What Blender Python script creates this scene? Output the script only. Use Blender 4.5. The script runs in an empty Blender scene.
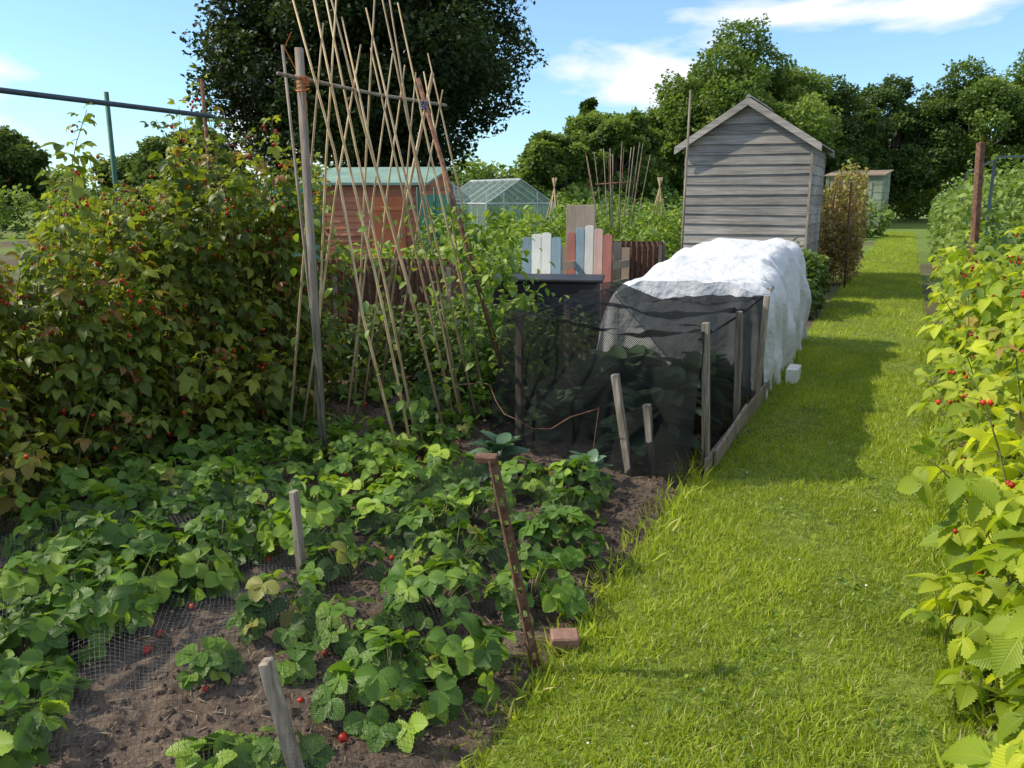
import bpy, math, random
import numpy as np
from mathutils import Vector, Matrix, noise, Quaternion
random.seed(7); rng=np.random.default_rng(11)
D=bpy.data; SC=bpy.context.scene
def S(r,f):  # site frame (right, forward metres of the standing point) -> world
    return (.905*r-.426*f, .426*r+.905*f)
def link(o,parent=None):
    SC.collection.objects.link(o)
    if parent: o.parent=parent
    return o
def empty(name,loc=(0,0,0)):
    o=D.objects.new(name,None); o.location=loc; o.empty_display_size=.2; return link(o)
# ---------------- materials
def newmat(name):
    m=D.materials.new(name); m.use_nodes=True; nt=m.node_tree; nt.nodes.clear()
    out=nt.nodes.new('ShaderNodeOutputMaterial'); return m,nt,out
def N(nt,t,**k):
    n=nt.nodes.new(t)
    for a,b in k.items():
        if a in n.inputs.keys(): n.inputs[a].default_value=b
        else: setattr(n,a,b)
    return n
def L(nt,a,b): nt.links.new(a,b)
def ramp(nt,fac,stops):
    r=nt.nodes.new('ShaderNodeValToRGB'); e=r.color_ramp.elements
    while len(e)<len(stops): e.new(.5)
    for i,(p,c) in enumerate(stops):
        e[i].position=p; e[i].color=(c[0],c[1],c[2],1)
    L(nt,fac,r.inputs[0]); return r
def math_(nt,op,a,b=None):
    n=nt.nodes.new('ShaderNodeMath'); n.operation=op
    for i,v in enumerate((a,b)):
        if v is None: continue
        if isinstance(v,(int,float)): n.inputs[i].default_value=v
        else: L(nt,v,n.inputs[i])
    return n.outputs[0]
def leafmat(name,stops,tr=.35,rough=.45,vein=0,freq=420,tcol=None):
    m,nt,out=newmat(name)
    at=N(nt,'ShaderNodeAttribute',attribute_name='rnd')
    r=ramp(nt,at.outputs['Fac'],stops)
    p=N(nt,'ShaderNodeBsdfPrincipled',Roughness=rough); p.inputs['Specular IOR Level'].default_value=.35
    col=r.outputs[0]
    if vein:
        lo=N(nt,'ShaderNodeAttribute',attribute_name='loc'); sx=N(nt,'ShaderNodeSeparateXYZ'); L(nt,lo.outputs['Vector'],sx.inputs[0])
        ax=math_(nt,'ABSOLUTE',sx.outputs[0]); k=math_(nt,'MULTIPLY',ax,-.8); q=math_(nt,'ADD',sx.outputs[1],k)
        s=math_(nt,'SINE',math_(nt,'MULTIPLY',q,freq)); s2=math_(nt,'ABSOLUTE',s)
        mid=math_(nt,'MINIMUM',math_(nt,'MULTIPLY',ax,500),1.0)
        h=math_(nt,'MULTIPLY',math_(nt,'POWER',s2,.5),mid)
        b=N(nt,'ShaderNodeBump',Strength=.6,Distance=.002); L(nt,h,b.inputs['Height']); L(nt,b.outputs[0],p.inputs['Normal'])
        mx=N(nt,'ShaderNodeMix',data_type='RGBA',blend_type='MULTIPLY'); mx.inputs[0].default_value=.3
        cr=ramp(nt,h,[(0,(1.4,1.4,1.3)),(.5,(1,1,1)),(1,(.88,.9,.88))])
        L(nt,col,mx.inputs[6]); L(nt,cr.outputs[0],mx.inputs[7]); col=mx.outputs[2]
        tx=N(nt,'ShaderNodeTexCoord'); nz=N(nt,'ShaderNodeTexNoise',Scale=2.5,Detail=1.0); L(nt,tx.outputs['Object'],nz.inputs['Vector'])
        rr=ramp(nt,nz.outputs[0],[(.35,(.72,.75,.7)),(.65,(1.3,1.22,1.1))])
        m2=N(nt,'ShaderNodeMix',data_type='RGBA',blend_type='MULTIPLY'); m2.inputs[0].default_value=1
        L(nt,col,m2.inputs[6]); L(nt,rr.outputs[0],m2.inputs[7]); col=m2.outputs[2]
    L(nt,col,p.inputs['Base Color'])
    t=N(nt,'ShaderNodeBsdfTranslucent'); m3=N(nt,'ShaderNodeMix',data_type='RGBA',blend_type='MULTIPLY'); m3.inputs[0].default_value=1
    m3.inputs[7].default_value=(1.5,1.5,.55,1); L(nt,col,m3.inputs[6]); L(nt,m3.outputs[2],t.inputs[0])
    mix=N(nt,'ShaderNodeMixShader'); mix.inputs[0].default_value=tr
    L(nt,p.outputs[0],mix.inputs[1]); L(nt,t.outputs[0],mix.inputs[2]); L(nt,mix.outputs[0],out.inputs[0])
    return m
def surf(name,c1,c2,scale=(8,8,8),rough=.8,bump=.3,detail=5,c3=None,dist=.01,metal=0,usernd=True,big=None):
    m,nt,out=newmat(name); p=N(nt,'ShaderNodeBsdfPrincipled',Roughness=rough,Metallic=metal); p.inputs['Specular IOR Level'].default_value=.3
    tx=N(nt,'ShaderNodeTexCoord'); mp=N(nt,'ShaderNodeMapping'); mp.inputs['Scale'].default_value=scale
    L(nt,tx.outputs['Object'],mp.inputs[0]); nz=N(nt,'ShaderNodeTexNoise',Scale=1.0,Detail=float(detail),Roughness=.65); L(nt,mp.outputs[0],nz.inputs['Vector'])
    st=[(.3,c1),(.7,c2)] if c3 is None else [(.3,c1),(.52,c2),(.72,c3)]
    r=ramp(nt,nz.outputs[0],st); col=r.outputs[0]
    if usernd:
        at=N(nt,'ShaderNodeAttribute',attribute_name='rnd'); r2=ramp(nt,at.outputs['Fac'],[(0,(.72,.72,.72)),(1,(1.22,1.2,1.16))])
        mx=N(nt,'ShaderNodeMix',data_type='RGBA',blend_type='MULTIPLY'); mx.inputs[0].default_value=1
        L(nt,col,mx.inputs[6]); L(nt,r2.outputs[0],mx.inputs[7]); col=mx.outputs[2]
    n2=N(nt,'ShaderNodeTexNoise',Scale=1.3,Detail=2.0); L(nt,tx.outputs['Object'],n2.inputs['Vector'])
    r3=ramp(nt,n2.outputs[0],[(.35,(.7,.7,.7)),(.68,(1.2,1.2,1.2))])
    mx2=N(nt,'ShaderNodeMix',data_type='RGBA',blend_type='MULTIPLY'); mx2.inputs[0].default_value=.7
    L(nt,col,mx2.inputs[6]); L(nt,r3.outputs[0],mx2.inputs[7]); L(nt,mx2.outputs[2],p.inputs['Base Color'])
    b=N(nt,'ShaderNodeBump',Strength=bump,Distance=dist); L(nt,nz.outputs[0],b.inputs['Height']); L(nt,b.outputs[0],p.inputs['Normal'])
    L(nt,p.outputs[0],out.inputs[0]); return m
def netmat(name,cells,thr,col,haze=.1,second=None):
    m,nt,out=newmat(name); uv=N(nt,'ShaderNodeAttribute',attribute_name='loc'); sx=N(nt,'ShaderNodeSeparateXYZ'); L(nt,uv.outputs['Vector'],sx.inputs[0])
    u=math_(nt,'ADD',sx.outputs[0],sx.outputs[1]); v=math_(nt,'SUBTRACT',sx.outputs[0],sx.outputs[1])
    def line(q):
        f=math_(nt,'FRACT',math_(nt,'MULTIPLY',q,cells)); a=math_(nt,'ABSOLUTE',math_(nt,'SUBTRACT',f,.5)); return math_(nt,'GREATER_THAN',a,.5-thr)
    a=math_(nt,'MAXIMUM',line(u),line(v)); a=math_(nt,'MAXIMUM',a,haze)
    p=N(nt,'ShaderNodeBsdfPrincipled',Roughness=.8); p.inputs['Base Color'].default_value=(*col,1); p.inputs['Specular IOR Level'].default_value=.12
    t=N(nt,'ShaderNodeBsdfTransparent'); mix=N(nt,'ShaderNodeMixShader'); L(nt,a,mix.inputs[0]); L(nt,t.outputs[0],mix.inputs[1]); L(nt,p.outputs[0],mix.inputs[2]); L(nt,mix.outputs[0],out.inputs[0])
    return m
# ---------------- mesh helpers
def rot(yaw,pitch,roll):
    yaw,pitch,roll=[np.asarray(a,float) for a in (yaw,pitch,roll)]
    cz,sz,cx,sx,cy,sy=np.cos(yaw),np.sin(yaw),np.cos(pitch),np.sin(pitch),np.cos(roll),np.sin(roll)
    k=len(yaw); Z=np.zeros(k); O=np.ones(k)
    Rz=np.stack([cz,-sz,Z,sz,cz,Z,Z,Z,O],1).reshape(k,3,3); Rx=np.stack([O,Z,Z,Z,cx,-sx,Z,sx,cx],1).reshape(k,3,3); Ry=np.stack([cy,Z,sy,Z,O,Z,-sy,Z,cy],1).reshape(k,3,3)
    return Rz@Rx@Ry
def rawmesh(name,V,lv,ls,rnd,loc,mi,mats,parent,smooth=False):
    me=D.meshes.new(name); me.vertices.add(len(V)); me.vertices.foreach_set('co',V.astype(np.float32).ravel())
    me.loops.add(len(lv)); me.loops.foreach_set('vertex_index',lv.astype(np.int32)); me.polygons.add(len(ls)); me.polygons.foreach_set('loop_start',ls.astype(np.int32))
    if mi is not None: me.polygons.foreach_set('material_index',mi.astype(np.int32))
    me.update(calc_edges=True)
    a=me.attributes.new('rnd','FLOAT','POINT'); a.data.foreach_set('value',rnd.astype(np.float32))
    if loc is not None:
        b=me.attributes.new('loc','FLOAT_VECTOR','POINT'); b.data.foreach_set('vector',loc.astype(np.float32).ravel())
    me.polygons.foreach_set('use_smooth',np.full(len(ls),bool(smooth)))
    for m in mats: me.materials.append(m)
    return link(D.objects.new(name,me),parent)
def scatter(name,T,P,R,Sc,rnd,mat,parent=None,smooth=True):
    tv,tf,tl=T; tv=np.array(tv,float); tl=np.array(tl,float); P=np.asarray(P,float); K=len(P); n=len(tv)
    V=np.einsum('kij,nj->kni',R,tv)*np.asarray(Sc,float).reshape(K,1,1)+P[:,None,:]
    fl=np.concatenate([np.array(f) for f in tf]); ln=np.array([len(f) for f in tf]); st=np.concatenate([[0],np.cumsum(ln)[:-1]])
    lv=(fl[None,:]+(np.arange(K)*n)[:,None]).ravel(); ls=(st[None,:]+(np.arange(K)*len(fl))[:,None]).ravel()
    return rawmesh(name,V.reshape(-1,3),lv,ls,np.repeat(rnd,n),np.tile(tl,(K,1)),None,[mat],parent,smooth)
def leaflet(Ln,W,n,serr,fold,droop,pw=.8,pw2=.8):
    v=[];f=[];l=[]
    for i in range(n+1):
        t=i/n; w=W/2*(math.sin(math.pi*min(.995,max(.02,t**pw)))**pw2)
        if 0<i<n: w*=(1+serr*(1 if i%2 else -1))
        y=Ln*t; z=-droop*Ln*t*t
        v+=[(-w,y+ .15*w,z+fold*w),(0,y,z),(w,y+.15*w,z+fold*w)]; l+=[(-w,y,0),(0,y,0),(w,y,0)]
    for i in range(n):
        a=3*i; f+=[(a,a+1,a+4,a+3),(a+1,a+2,a+5,a+4)]
    return v,f,l
def combo(parts):
    V=[];F=[];Lc=[]
    for (v,f,l),M in parts:
        o=len(V); V+=[tuple(M@Vector(p)) for p in v]; F+=[tuple(i+o for i in q) for q in f]; Lc+=l
    return V,F,Lc
def TM(x,y,z,yaw=0,pitch=0,s=1): return Matrix.Translation((x,y,z))@Matrix.Rotation(yaw,4,'Z')@Matrix.Rotation(pitch,4,'X')@Matrix.Scale(s,4)
stalk=([(-.0012,0,0),(.0012,0,0),(.0012,.06,.006),(-.0012,.06,.006)],[(0,1,2,3)],[(0,0,0)]*4)
def rasp(n,serr):
    lf=leaflet(.085,.058,n,serr,.3,.4,.72,.8)
    return combo([(stalk,TM(0,0,0)),(lf,TM(0,.058,.006,0,-.1,1.1)),(lf,TM(0,.05,.006,1.25,-.2,.85)),(lf,TM(0,.05,.006,-1.25,-.1,.85))])
T_rasp=rasp(18,.11); T_raspL=rasp(5,.05)
sl=leaflet(.07,.064,15,.10,.32,.28,.9,.55)
T_straw=combo([(sl,TM(0,0,0,0,.1)),(sl,TM(0,0,0,1.35,.15,.92)),(sl,TM(0,0,0,-1.35,.05,.92))])
T_leaf=leaflet(1,.62,4,0,.25,.3)
T_dia=([(0,0,0),(.35,.5,.08),(0,1,-.06),(-.35,.5,.08)],[(0,1,2),(0,2,3)],[(0,0,0)]*4)
T_blade=([(-.05,0,0),(.05,0,0),(.04,.12,.5),(-.04,.12,.5),(0,.42,.93)],[(0,1,2,3),(3,2,4)],[(0,0,0)]*5)
class MB:
    def __init__(s): s.v=[];s.f=[];s.m=[];s.r=[];s.l=[]
    def add(s,v,f,m=0,r=None,l=None):
        o=len(s.v); r=random.random() if r is None else r
        s.v+=[tuple(p) for p in v]; s.f+=[tuple(i+o for i in q) for q in f]; s.m+=[m]*len(f); s.r+=[r]*len(v); s.l+=(l if l else [tuple(p) for p in v])
    def box(s,c,d,m=0,r=None,M=None):
        x,y,z=[q/2 for q in d]; v=[Vector((a*x,b*y,e*z)) for e in(-1,1) for b in(-1,1) for a in(-1,1)]
        if M: v=[M@p for p in v]
        c=Vector(c); s.add([p+c for p in v],[(0,2,3,1),(4,5,7,6),(0,1,5,4),(2,6,7,3),(0,4,6,2),(1,3,7,5)],m,r)
    def beam(s,a,b,w,h,m=0,r=None):
        a=Vector(a);b=Vector(b);d=b-a; q=d.to_track_quat('Z','Y').to_matrix(); s.box((a+b)/2,(w,h,d.length),m,r,q)
    def tube(s,pts,rad,sides=6,m=0,r=None):
        pts=[Vector(p) for p in pts]; 
        if not hasattr(rad,'__len__'): rad=[rad]*len(pts)
        v=[];f=[]
        for i,p in enumerate(pts):
            d=(pts[min(i+1,len(pts)-1)]-pts[max(i-1,0)]).normalized(); u=d.cross(Vector((.31,.95,.02))).normalized(); w=d.cross(u)
            for k in range(sides):
                a=2*math.pi*k/sides; v.append(p+(u*math.cos(a)+w*math.sin(a))*rad[i])
        for i in range(len(pts)-1):
            for k in range(sides):
                a=i*sides+k;b=i*sides+(k+1)%sides; f.append((a,b,b+sides,a+sides))
        f.append(tuple(range(sides))[::-1]); f.append(tuple(range(len(v)-sides,len(v)))); s.add(v,f,m,r)
    def prism(s,poly,off,m=0,r=None):
        n=len(poly); p=[Vector(q) for q in poly]; o=Vector(off); s.add(p+[q+o for q in p],[tuple(range(n)),tuple(range(2*n-1,n-1,-1))]+[(i,i+n,(i+1)%n+n,(i+1)%n) for i in range(n)],m,r)
    def obj(s,name,mats,parent=None,smooth=False,bev=0):
        lv=np.concatenate([np.array(q) for q in s.f]); ln=np.array([len(q) for q in s.f]); ls=np.concatenate([[0],np.cumsum(ln)[:-1]])
        o=rawmesh(name,np.array(s.v,float),lv,ls,np.array(s.r),np.array(s.l,float),np.array(s.m),mats,parent,smooth)
        if bev: b=o.modifiers.new('bevel','BEVEL'); b.width=bev; b.segments=1; b.limit_method='ANGLE'
        return o
# ---------------- material library
M_soil=surf('soil',(.05,.034,.025),(.145,.104,.075),(22,22,22),.95,.9,7,(.24,.185,.135),.03)
M_rwood=surf('weathered_boards_x',(.17,.152,.14),(.34,.31,.28),(2.5,40,55),.85,.35,5,(.48,.445,.4),.004)
M_rwoody=surf('weathered_boards_y',(.17,.152,.14),(.34,.31,.28),(40,2.5,55),.85,.35,5,(.48,.445,.4),.004)
M_post=surf('weathered_post',(.14,.115,.09),(.3,.25,.2),(45,45,4),.85,.4,5,(.46,.41,.35),.004)
M_cane=surf('bamboo',(.34,.23,.11),(.52,.38,.21),(30,30,6),.55,.2,3,(.62,.5,.32),.004)
M_rust=surf('rusty_iron',(.07,.035,.025),(.16,.08,.05),(30,30,30),.85,.5,5,(.27,.16,.11),.004)
M_pipe=surf('painted_pipe',(.03,.05,.07),(.06,.09,.12),(10,10,10),.5,.1)
M_green=surf('green_painted_post',(.02,.08,.06),(.03,.13,.09),(10,10,10),.6,.1)
M_bark=surf('bark',(.05,.04,.03),(.13,.105,.08),(6,6,1.5),.95,.8,5)
M_stem=surf('stem',(.12,.15,.04),(.2,.2,.08),(20,20,20),.7,.1)
M_rstem=surf('raspberry_cane',(.10,.07,.03),(.2,.15,.07),(20,20,20),.7,.1)
M_felt=surf('roof_felt',(.12,.11,.1),(.2,.19,.17),(30,30,30),.95,.4)
M_fruit=surf('ripe_fruit',(.4,.02,.015),(.55,.05,.02),(20,20,20),.35,.1)
M_brick=surf('brick',(.22,.12,.09),(.34,.2,.15),(30,30,30),.9,.6)
M_straw=surf('straw_and_wood_chip',(.22,.16,.1),(.42,.33,.22),(30,30,30),.85,.3)
M_black=surf('black_plastic',(.012,.012,.014),(.03,.03,.033),(5,5,5),.45,.1)
Lf_rasp=leafmat('raspberry_leaf',[(0,(.10,.17,.02)),(.5,(.28,.38,.035)),(.93,(.5,.56,.055)),(1,(.42,.3,.08))],.45,.42,1,480)
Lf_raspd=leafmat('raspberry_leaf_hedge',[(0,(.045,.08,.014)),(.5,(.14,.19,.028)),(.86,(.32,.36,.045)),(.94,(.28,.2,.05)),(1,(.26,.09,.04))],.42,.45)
Lf_straw=leafmat('strawberry_leaf',[(0,(.045,.1,.02)),(.5,(.13,.25,.04)),(.93,(.32,.46,.06)),(1,(.34,.34,.08))],.34,.34,1,520)
Lf_grass=leafmat('grass_blade',[(0,(.14,.19,.018)),(.5,(.3,.385,.035)),(.88,(.46,.52,.06)),(1,(.54,.48,.24))],.4,.5)
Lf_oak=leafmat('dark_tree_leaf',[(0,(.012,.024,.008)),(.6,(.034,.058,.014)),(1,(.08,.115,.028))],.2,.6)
Lf_mid=leafmat('mid_tree_leaf',[(0,(.07,.12,.03)),(.5,(.16,.24,.055)),(1,(.28,.36,.085))],.32,.6)
Lf_dk=leafmat('deep_tree_leaf',[(0,(.03,.06,.018)),(.5,(.085,.14,.03)),(1,(.16,.22,.05))],.26,.6)
Lf_veg=leafmat('vegetable_leaf',[(0,(.07,.14,.03)),(.5,(.17,.27,.045)),(1,(.33,.42,.075))],.35,.5)
Lf_cab=leafmat('brassica_leaf',[(0,(.05,.1,.06)),(.5,(.09,.17,.09)),(1,(.15,.24,.14))],.2,.4)
Lf_beech=leafmat('brown_hedge_leaf',[(0,(.1,.075,.035)),(.5,(.28,.2,.09)),(.85,(.4,.31,.13)),(1,(.2,.26,.05))],.3,.6)
# ---------------- world
w=D.worlds.new('World'); SC.world=w; w.use_nodes=True; nt=w.node_tree; nt.nodes.clear()
out=nt.nodes.new('ShaderNodeOutputWorld'); sk=nt.nodes.new('ShaderNodeTexSky'); sk.sky_type='NISHITA'; sk.sun_disc=False
EL=math.radians(42); sd=Vector((-.93,-.36,0)).normalized(); sk.sun_elevation=EL; sk.sun_rotation=math.atan2(sd.x,sd.y); sk.air_density=1.0; sk.dust_density=.5; sk.ozone_density=2.0
tint=N(nt,'ShaderNodeMix',data_type='RGBA',blend_type='MULTIPLY'); tint.inputs[0].default_value=1; tint.inputs[7].default_value=(.85,1.2,1.45,1); L(nt,sk.outputs[0],tint.inputs[6])
b1=nt.nodes.new('ShaderNodeBackground'); b1.inputs[1].default_value=.15; L(nt,tint.outputs[2],b1.inputs[0])
tc=nt.nodes.new('ShaderNodeTexCoord'); mp=nt.nodes.new('ShaderNodeMapping'); mp.inputs['Scale'].default_value=(1.5,1.5,4.6); mp.inputs['Location'].default_value=(.55,1.35,.45); L(nt,tc.outputs['Generated'],mp.inputs[0])
nz=N(nt,'ShaderNodeTexNoise',Scale=2.0,Detail=7.0,Roughness=.52,Distortion=.2); L(nt,mp.outputs[0],nz.inputs['Vector'])
cr=ramp(nt,nz.outputs[0],[(.485,(.1,.1,.1)),(.56,(.9,.9,.9))])
b2=nt.nodes.new('ShaderNodeBackground'); b2.inputs[1].default_value=1.15; b2.inputs[0].default_value=(.98,.985,1,1)
mx=nt.nodes.new('ShaderNodeMixShader'); L(nt,cr.outputs[0],mx.inputs[0]); L(nt,b1.outputs[0],mx.inputs[1]); L(nt,b2.outputs[0],mx.inputs[2]); L(nt,mx.outputs[0],out.inputs[0])
sun=D.lights.new('sun','SUN'); sun.energy=5.0; sun.angle=math.radians(.5); sun.color=(1,.91,.74); so=link(D.objects.new('sun',sun))
dirv=Vector((-sd.x*math.cos(EL),-sd.y*math.cos(EL),-math.sin(EL))); so.rotation_euler=dirv.to_track_quat('-Z','Y').to_euler(); so.location=(-20,-5,20)
SC.view_settings.view_transform='Standard'; SC.view_settings.look='None'; SC.view_settings.exposure=0
cam=D.cameras.new('camera'); cam.lens=29; cam.sensor_width=36; cam.clip_end=1500; cam.clip_start=.05
co=link(D.objects.new('camera',cam)); co.location=(0,0,1.6); co.rotation_euler=(math.radians(77.4),0,math.radians(25.2)); SC.camera=co
# ---------------- ground
def ground_mat():
    m,nt,out=newmat('allotment_ground'); p=N(nt,'ShaderNodeBsdfPrincipled',Roughness=.95); p.inputs['Specular IOR Level'].default_value=.2
    tx=N(nt,'ShaderNodeTexCoord'); a=N(nt,'ShaderNodeTexNoise',Scale=18.0,Detail=7.0,Roughness=.7); L(nt,tx.outputs['Object'],a.inputs['Vector'])
    so_=ramp(nt,a.outputs[0],[(.3,(.05,.035,.025)),(.7,(.17,.125,.09))]); gr=ramp(nt,a.outputs[0],[(.3,(.08,.12,.025)),(.7,(.2,.28,.05))])
    b=N(nt,'ShaderNodeTexNoise',Scale=.25,Detail=3.0); L(nt,tx.outputs['Object'],b.inputs['Vector'])
    sx=N(nt,'ShaderNodeSeparateXYZ'); L(nt,tx.outputs['Object'],sx.inputs[0])
    f=math_(nt,'MULTIPLY',math_(nt,'SUBTRACT',sx.outputs[1],10.0),.05); f=math_(nt,'ADD',f,math_(nt,'MULTIPLY',math_(nt,'SUBTRACT',b.outputs[0],.5),4.0)); c=N(nt,'ShaderNodeClamp'); L(nt,f,c.inputs[0])
    mx=N(nt,'ShaderNodeMix',data_type='RGBA'); L(nt,c.outputs[0],mx.inputs[0]); L(nt,so_.outputs[0],mx.inputs[6]); L(nt,gr.outputs[0],mx.inputs[7]); L(nt,mx.outputs[2],p.inputs['Base Color'])
    bm=N(nt,'ShaderNodeBump',Strength=.8,Distance=.03); L(nt,a.outputs[0],bm.inputs['Height']); L(nt,bm.outputs[0],p.inputs['Normal']); L(nt,p.outputs[0],out.inputs[0]); return m
def grid(name,x0,x1,y0,y1,nx,ny,fz,mat,parent=None,smooth=True):
    xs=np.linspace(x0,x1,nx); ys=np.linspace(y0,y1,ny); V=[(x,y,fz(x,y)) for y in ys for x in xs]
    i=np.arange((nx-1)*(ny-1)); r=i//(nx-1); c=i%(nx-1); a=r*nx+c; lv=np.stack([a,a+1,a+nx+1,a+nx],1).ravel(); V=np.array(V)
    return rawmesh(name,V,lv,np.arange(len(a))*4,np.full(len(V),.5),V.copy(),None,[mat],parent,smooth)
grid('ground',-500,500,-300,700,3,3,lambda x,y:0,ground_mat())
M_grassbase=surf('turf',(.07,.1,.018),(.17,.23,.032),(16,16,16),.95,.9,6,(.3,.34,.07),.02)
grid('grass_path',-.97,.33,-2,45,12,300,lambda x,y:.012+.012*noise.noise((x*2,y*2,0)),M_grassbase)
def bedz(x,y):
    e=min(1,max(0,(-.97-x)/.15)); return .008+e*(.03+.035*noise.noise((x*3,y*3,1))+.022*noise.noise((x*11,y*11,4))+.01*noise.noise((x*33,y*33,7)))
grid('strawberry_bed_soil',-4.7,-.975,.4,6.2,190,290,bedz,M_soil)
def bedz2(x,y): return .02+.03*noise.noise((x*3,y*3,1))+.02*noise.noise((x*11,y*11,4))
grid('border_soil',.335,2.5,0,12,70,240,bedz2,M_soil)
T_clod=([(0,0,1),(1,0,.1),(.2,.9,0),(-.9,.3,.1),(-.5,-.8,0),(.5,-.8,.2)],[(0,1,2),(0,2,3),(0,3,4),(0,4,5),(0,5,1)],[(0,0,0)]*6)
k=9000; X=rng.uniform(-4.4,-.99,k); Y=rng.uniform(.8,5.8,k); Zp=[bedz(a,b)+.001 for a,b in zip(X,Y)]
scatter('soil_clods',T_clod,np.stack([X,Y,Zp],1),rot(rng.uniform(0,6.3,k),rng.uniform(-.4,.4,k),rng.uniform(-.4,.4,k)),rng.uniform(.004,.016,k)*(1+(rng.random(k)>.97)*1.2),rng.random(k),M_soil,smooth=False)
T_str=([(-.04,0,0),(.04,0,0),(.04,1,.03),(-.04,1,.03),(0,.5,.05)],[(0,1,4),(1,2,4),(2,3,4),(3,0,4)],[(0,0,0)]*5)
k=7000; X=rng.uniform(-4.4,-.96,k); Y=rng.uniform(.8,5.8,k); Zp=[bedz(a,b)+.006 for a,b in zip(X,Y)]
scatter('straw_litter',T_str,np.stack([X,Y,Zp],1),rot(rng.uniform(0,6.3,k),rng.uniform(-.25,.25,k),rng.uniform(-.4,.4,k)),rng.uniform(.01,.045,k),rng.random(k),M_straw,smooth=False)
# grass
def grass(k,x0,x1,y0,y1,h0,h1):
    X=rng.uniform(x0,x1,k); Y=rng.uniform(y0,y1,k)
    pat=.5+.24*np.sin(X*5+Y*2.3)*np.sin(Y*1.3+X)+.2*np.sin(Y*4.1-X*6+1)*np.cos(X*3-Y*.7)+.18*np.sin(X*13+Y*9)*np.sin(Y*11-X*5)+.15*np.sin(X*29+Y*7)*np.sin(Y*23)
    r=np.clip(.2+.5*pat+rng.normal(0,.18,k),0,.93); r[rng.random(k)>.955]=1
    sc=rng.uniform(h0,h1,k)*(.6+.8*np.clip(pat,0,1))
    return X,Y,np.full(k,.008),sc,r
G=[grass(95000,-1.0,.36,1.2,4.6,.02,.05),grass(55000,-1.0,.36,4.6,9.5,.025,.055),grass(45000,-1.0,.36,9.5,24,.035,.065),
   grass(2600,-1.08,-.9,1.2,10,.03,.12),grass(5000,.24,.46,1.2,10,.05,.12),grass(20000,-1.0,.36,24,45,.06,.1)]
X,Y,Zp,sc,r=[np.concatenate([g[i] for g in G]) for i in range(5)]; k=len(X)
go=scatter('grass',T_blade,np.stack([X,Y,Zp],1),rot(rng.uniform(0,6.3,k),rng.normal(0,.5,k)-.2,rng.normal(0,.4,k)),sc,r,Lf_grass)
k=30; M_white=surf('daisy_petals',(.7,.7,.66),(.8,.8,.8),(5,5,5),.7,0)
scatter('daisies',T_clod,np.stack([rng.uniform(-.9,.25,k),rng.uniform(1.5,7,k),rng.uniform(.03,.04,k)],1),rot(rng.uniform(0,6,k),np.zeros(k),np.zeros(k)),rng.uniform(.003,.007,k),rng.random(k),M_white)
k=1400; cx_=rng.uniform(-.85,.2,40); cy_=rng.uniform(1.6,7,40); ii=rng.integers(0,40,k); X=np.clip(cx_[ii]+rng.normal(0,.07,k),-.95,.3); Y=cy_[ii]+rng.normal(0,.09,k)
scatter('clover_patches',T_leaf,np.stack([X,Y,np.full(k,.03)],1),rot(rng.uniform(0,6,k),rng.normal(-.1,.2,k),rng.normal(0,.2,k)),rng.uniform(.012,.025,k),rng.random(k),Lf_veg)
# ---------------- strawberries
def strawberries(name,cl,mat):
    P=[];R=[];Sx=[];rn=[]; mb=MB(); fr=[]
    for (x,y,rad,n) in cl:
        z0=bedz(x,y); tone=random.uniform(-.15,.15)
        for i in range(n):
            a=random.uniform(0,6.28); q=rad*math.sqrt(random.random()); h=random.uniform(.06,.21)*(1.15-.6*q/rad)*min(1.15,rad/.17)
            p=Vector((x+math.cos(a)*q,y+math.sin(a)*q,z0+h)); P.append(p); tilt=-.75*q/rad+random.gauss(0,.28)
            R.append((a-math.pi/2+random.gauss(0,.4),tilt,random.gauss(0,.36))); Sx.append(random.uniform(.6,1.2)); rn.append(min(.93,max(0,.46+tone+random.gauss(0,.24))) if random.random()>.012 else 1)
            mb.tube([(x+math.cos(a)*q*.1,y+math.sin(a)*q*.1,z0),(x+math.cos(a)*q*.6,y+math.sin(a)*q*.6,z0+h*.65),p],.0022,4)
        if random.random()<.45:
            a=random.uniform(3.5,6.2); fr.append((x+math.cos(a)*rad*1.05,y+math.sin(a)*rad*1.05,z0+.02))
    e=empty(name); R=np.array(R); scatter('strawberry_leaves',T_straw,np.array(P),rot(R[:,0],R[:,1],R[:,2]),Sx,np.array(rn),mat,e); mb.obj('strawberry_stems',[M_stem],e,True)
    return fr
cl=[(-2.61,1.82,.25,56),(-2.63,2.07,.25,54),(-2.58,1.58,.22,46),(-2.9,1.9,.26,56),(-2.95,2.25,.26,54),(-2.45,2.25,.14,20),(-1.99,2.19,.17,32),(-1.33,1.94,.2,42),(-1.2,2.17,.17,34),(-1.46,2.1,.12,16),(-1.98,1.79,.09,12),
(-1.69,2.23,.14,20),(-1.49,2.5,.19,38),(-1.21,2.74,.18,38),(-1.63,2.87,.2,38),(-1.27,3.15,.2,42),(-2.17,1.27,.12,18),(-2.3,1.42,.13,18),(-1.47,1.6,.09,10),(-1.62,1.45,.08,8),(-1.75,1.95,.07,6),(-2.0,2.6,.16,26),(-2.33,2.75,.18,32),(-2.6,2.5,.19,32),(-1.9,2.98,.15,22),(-1.5,1.3,.1,12)]
for yy in np.arange(3.05,5.6,.42):
    for xx in np.arange(-3.75,-1.2,.39):
        if random.random()<.84 and not(xx>-2.5 and yy>4.3): cl.append((xx+random.uniform(-.08,.08),yy+random.uniform(-.1,.1),random.uniform(.15,.22),random.randint(26,40)))
for yy in np.arange(2.3,3.0,.35):
    for xx in np.arange(-3.7,-2.6,.36): cl.append((xx,yy+random.uniform(-.08,.08),.21,34))
fr=strawberries('strawberry_plants',cl,Lf_straw)
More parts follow.
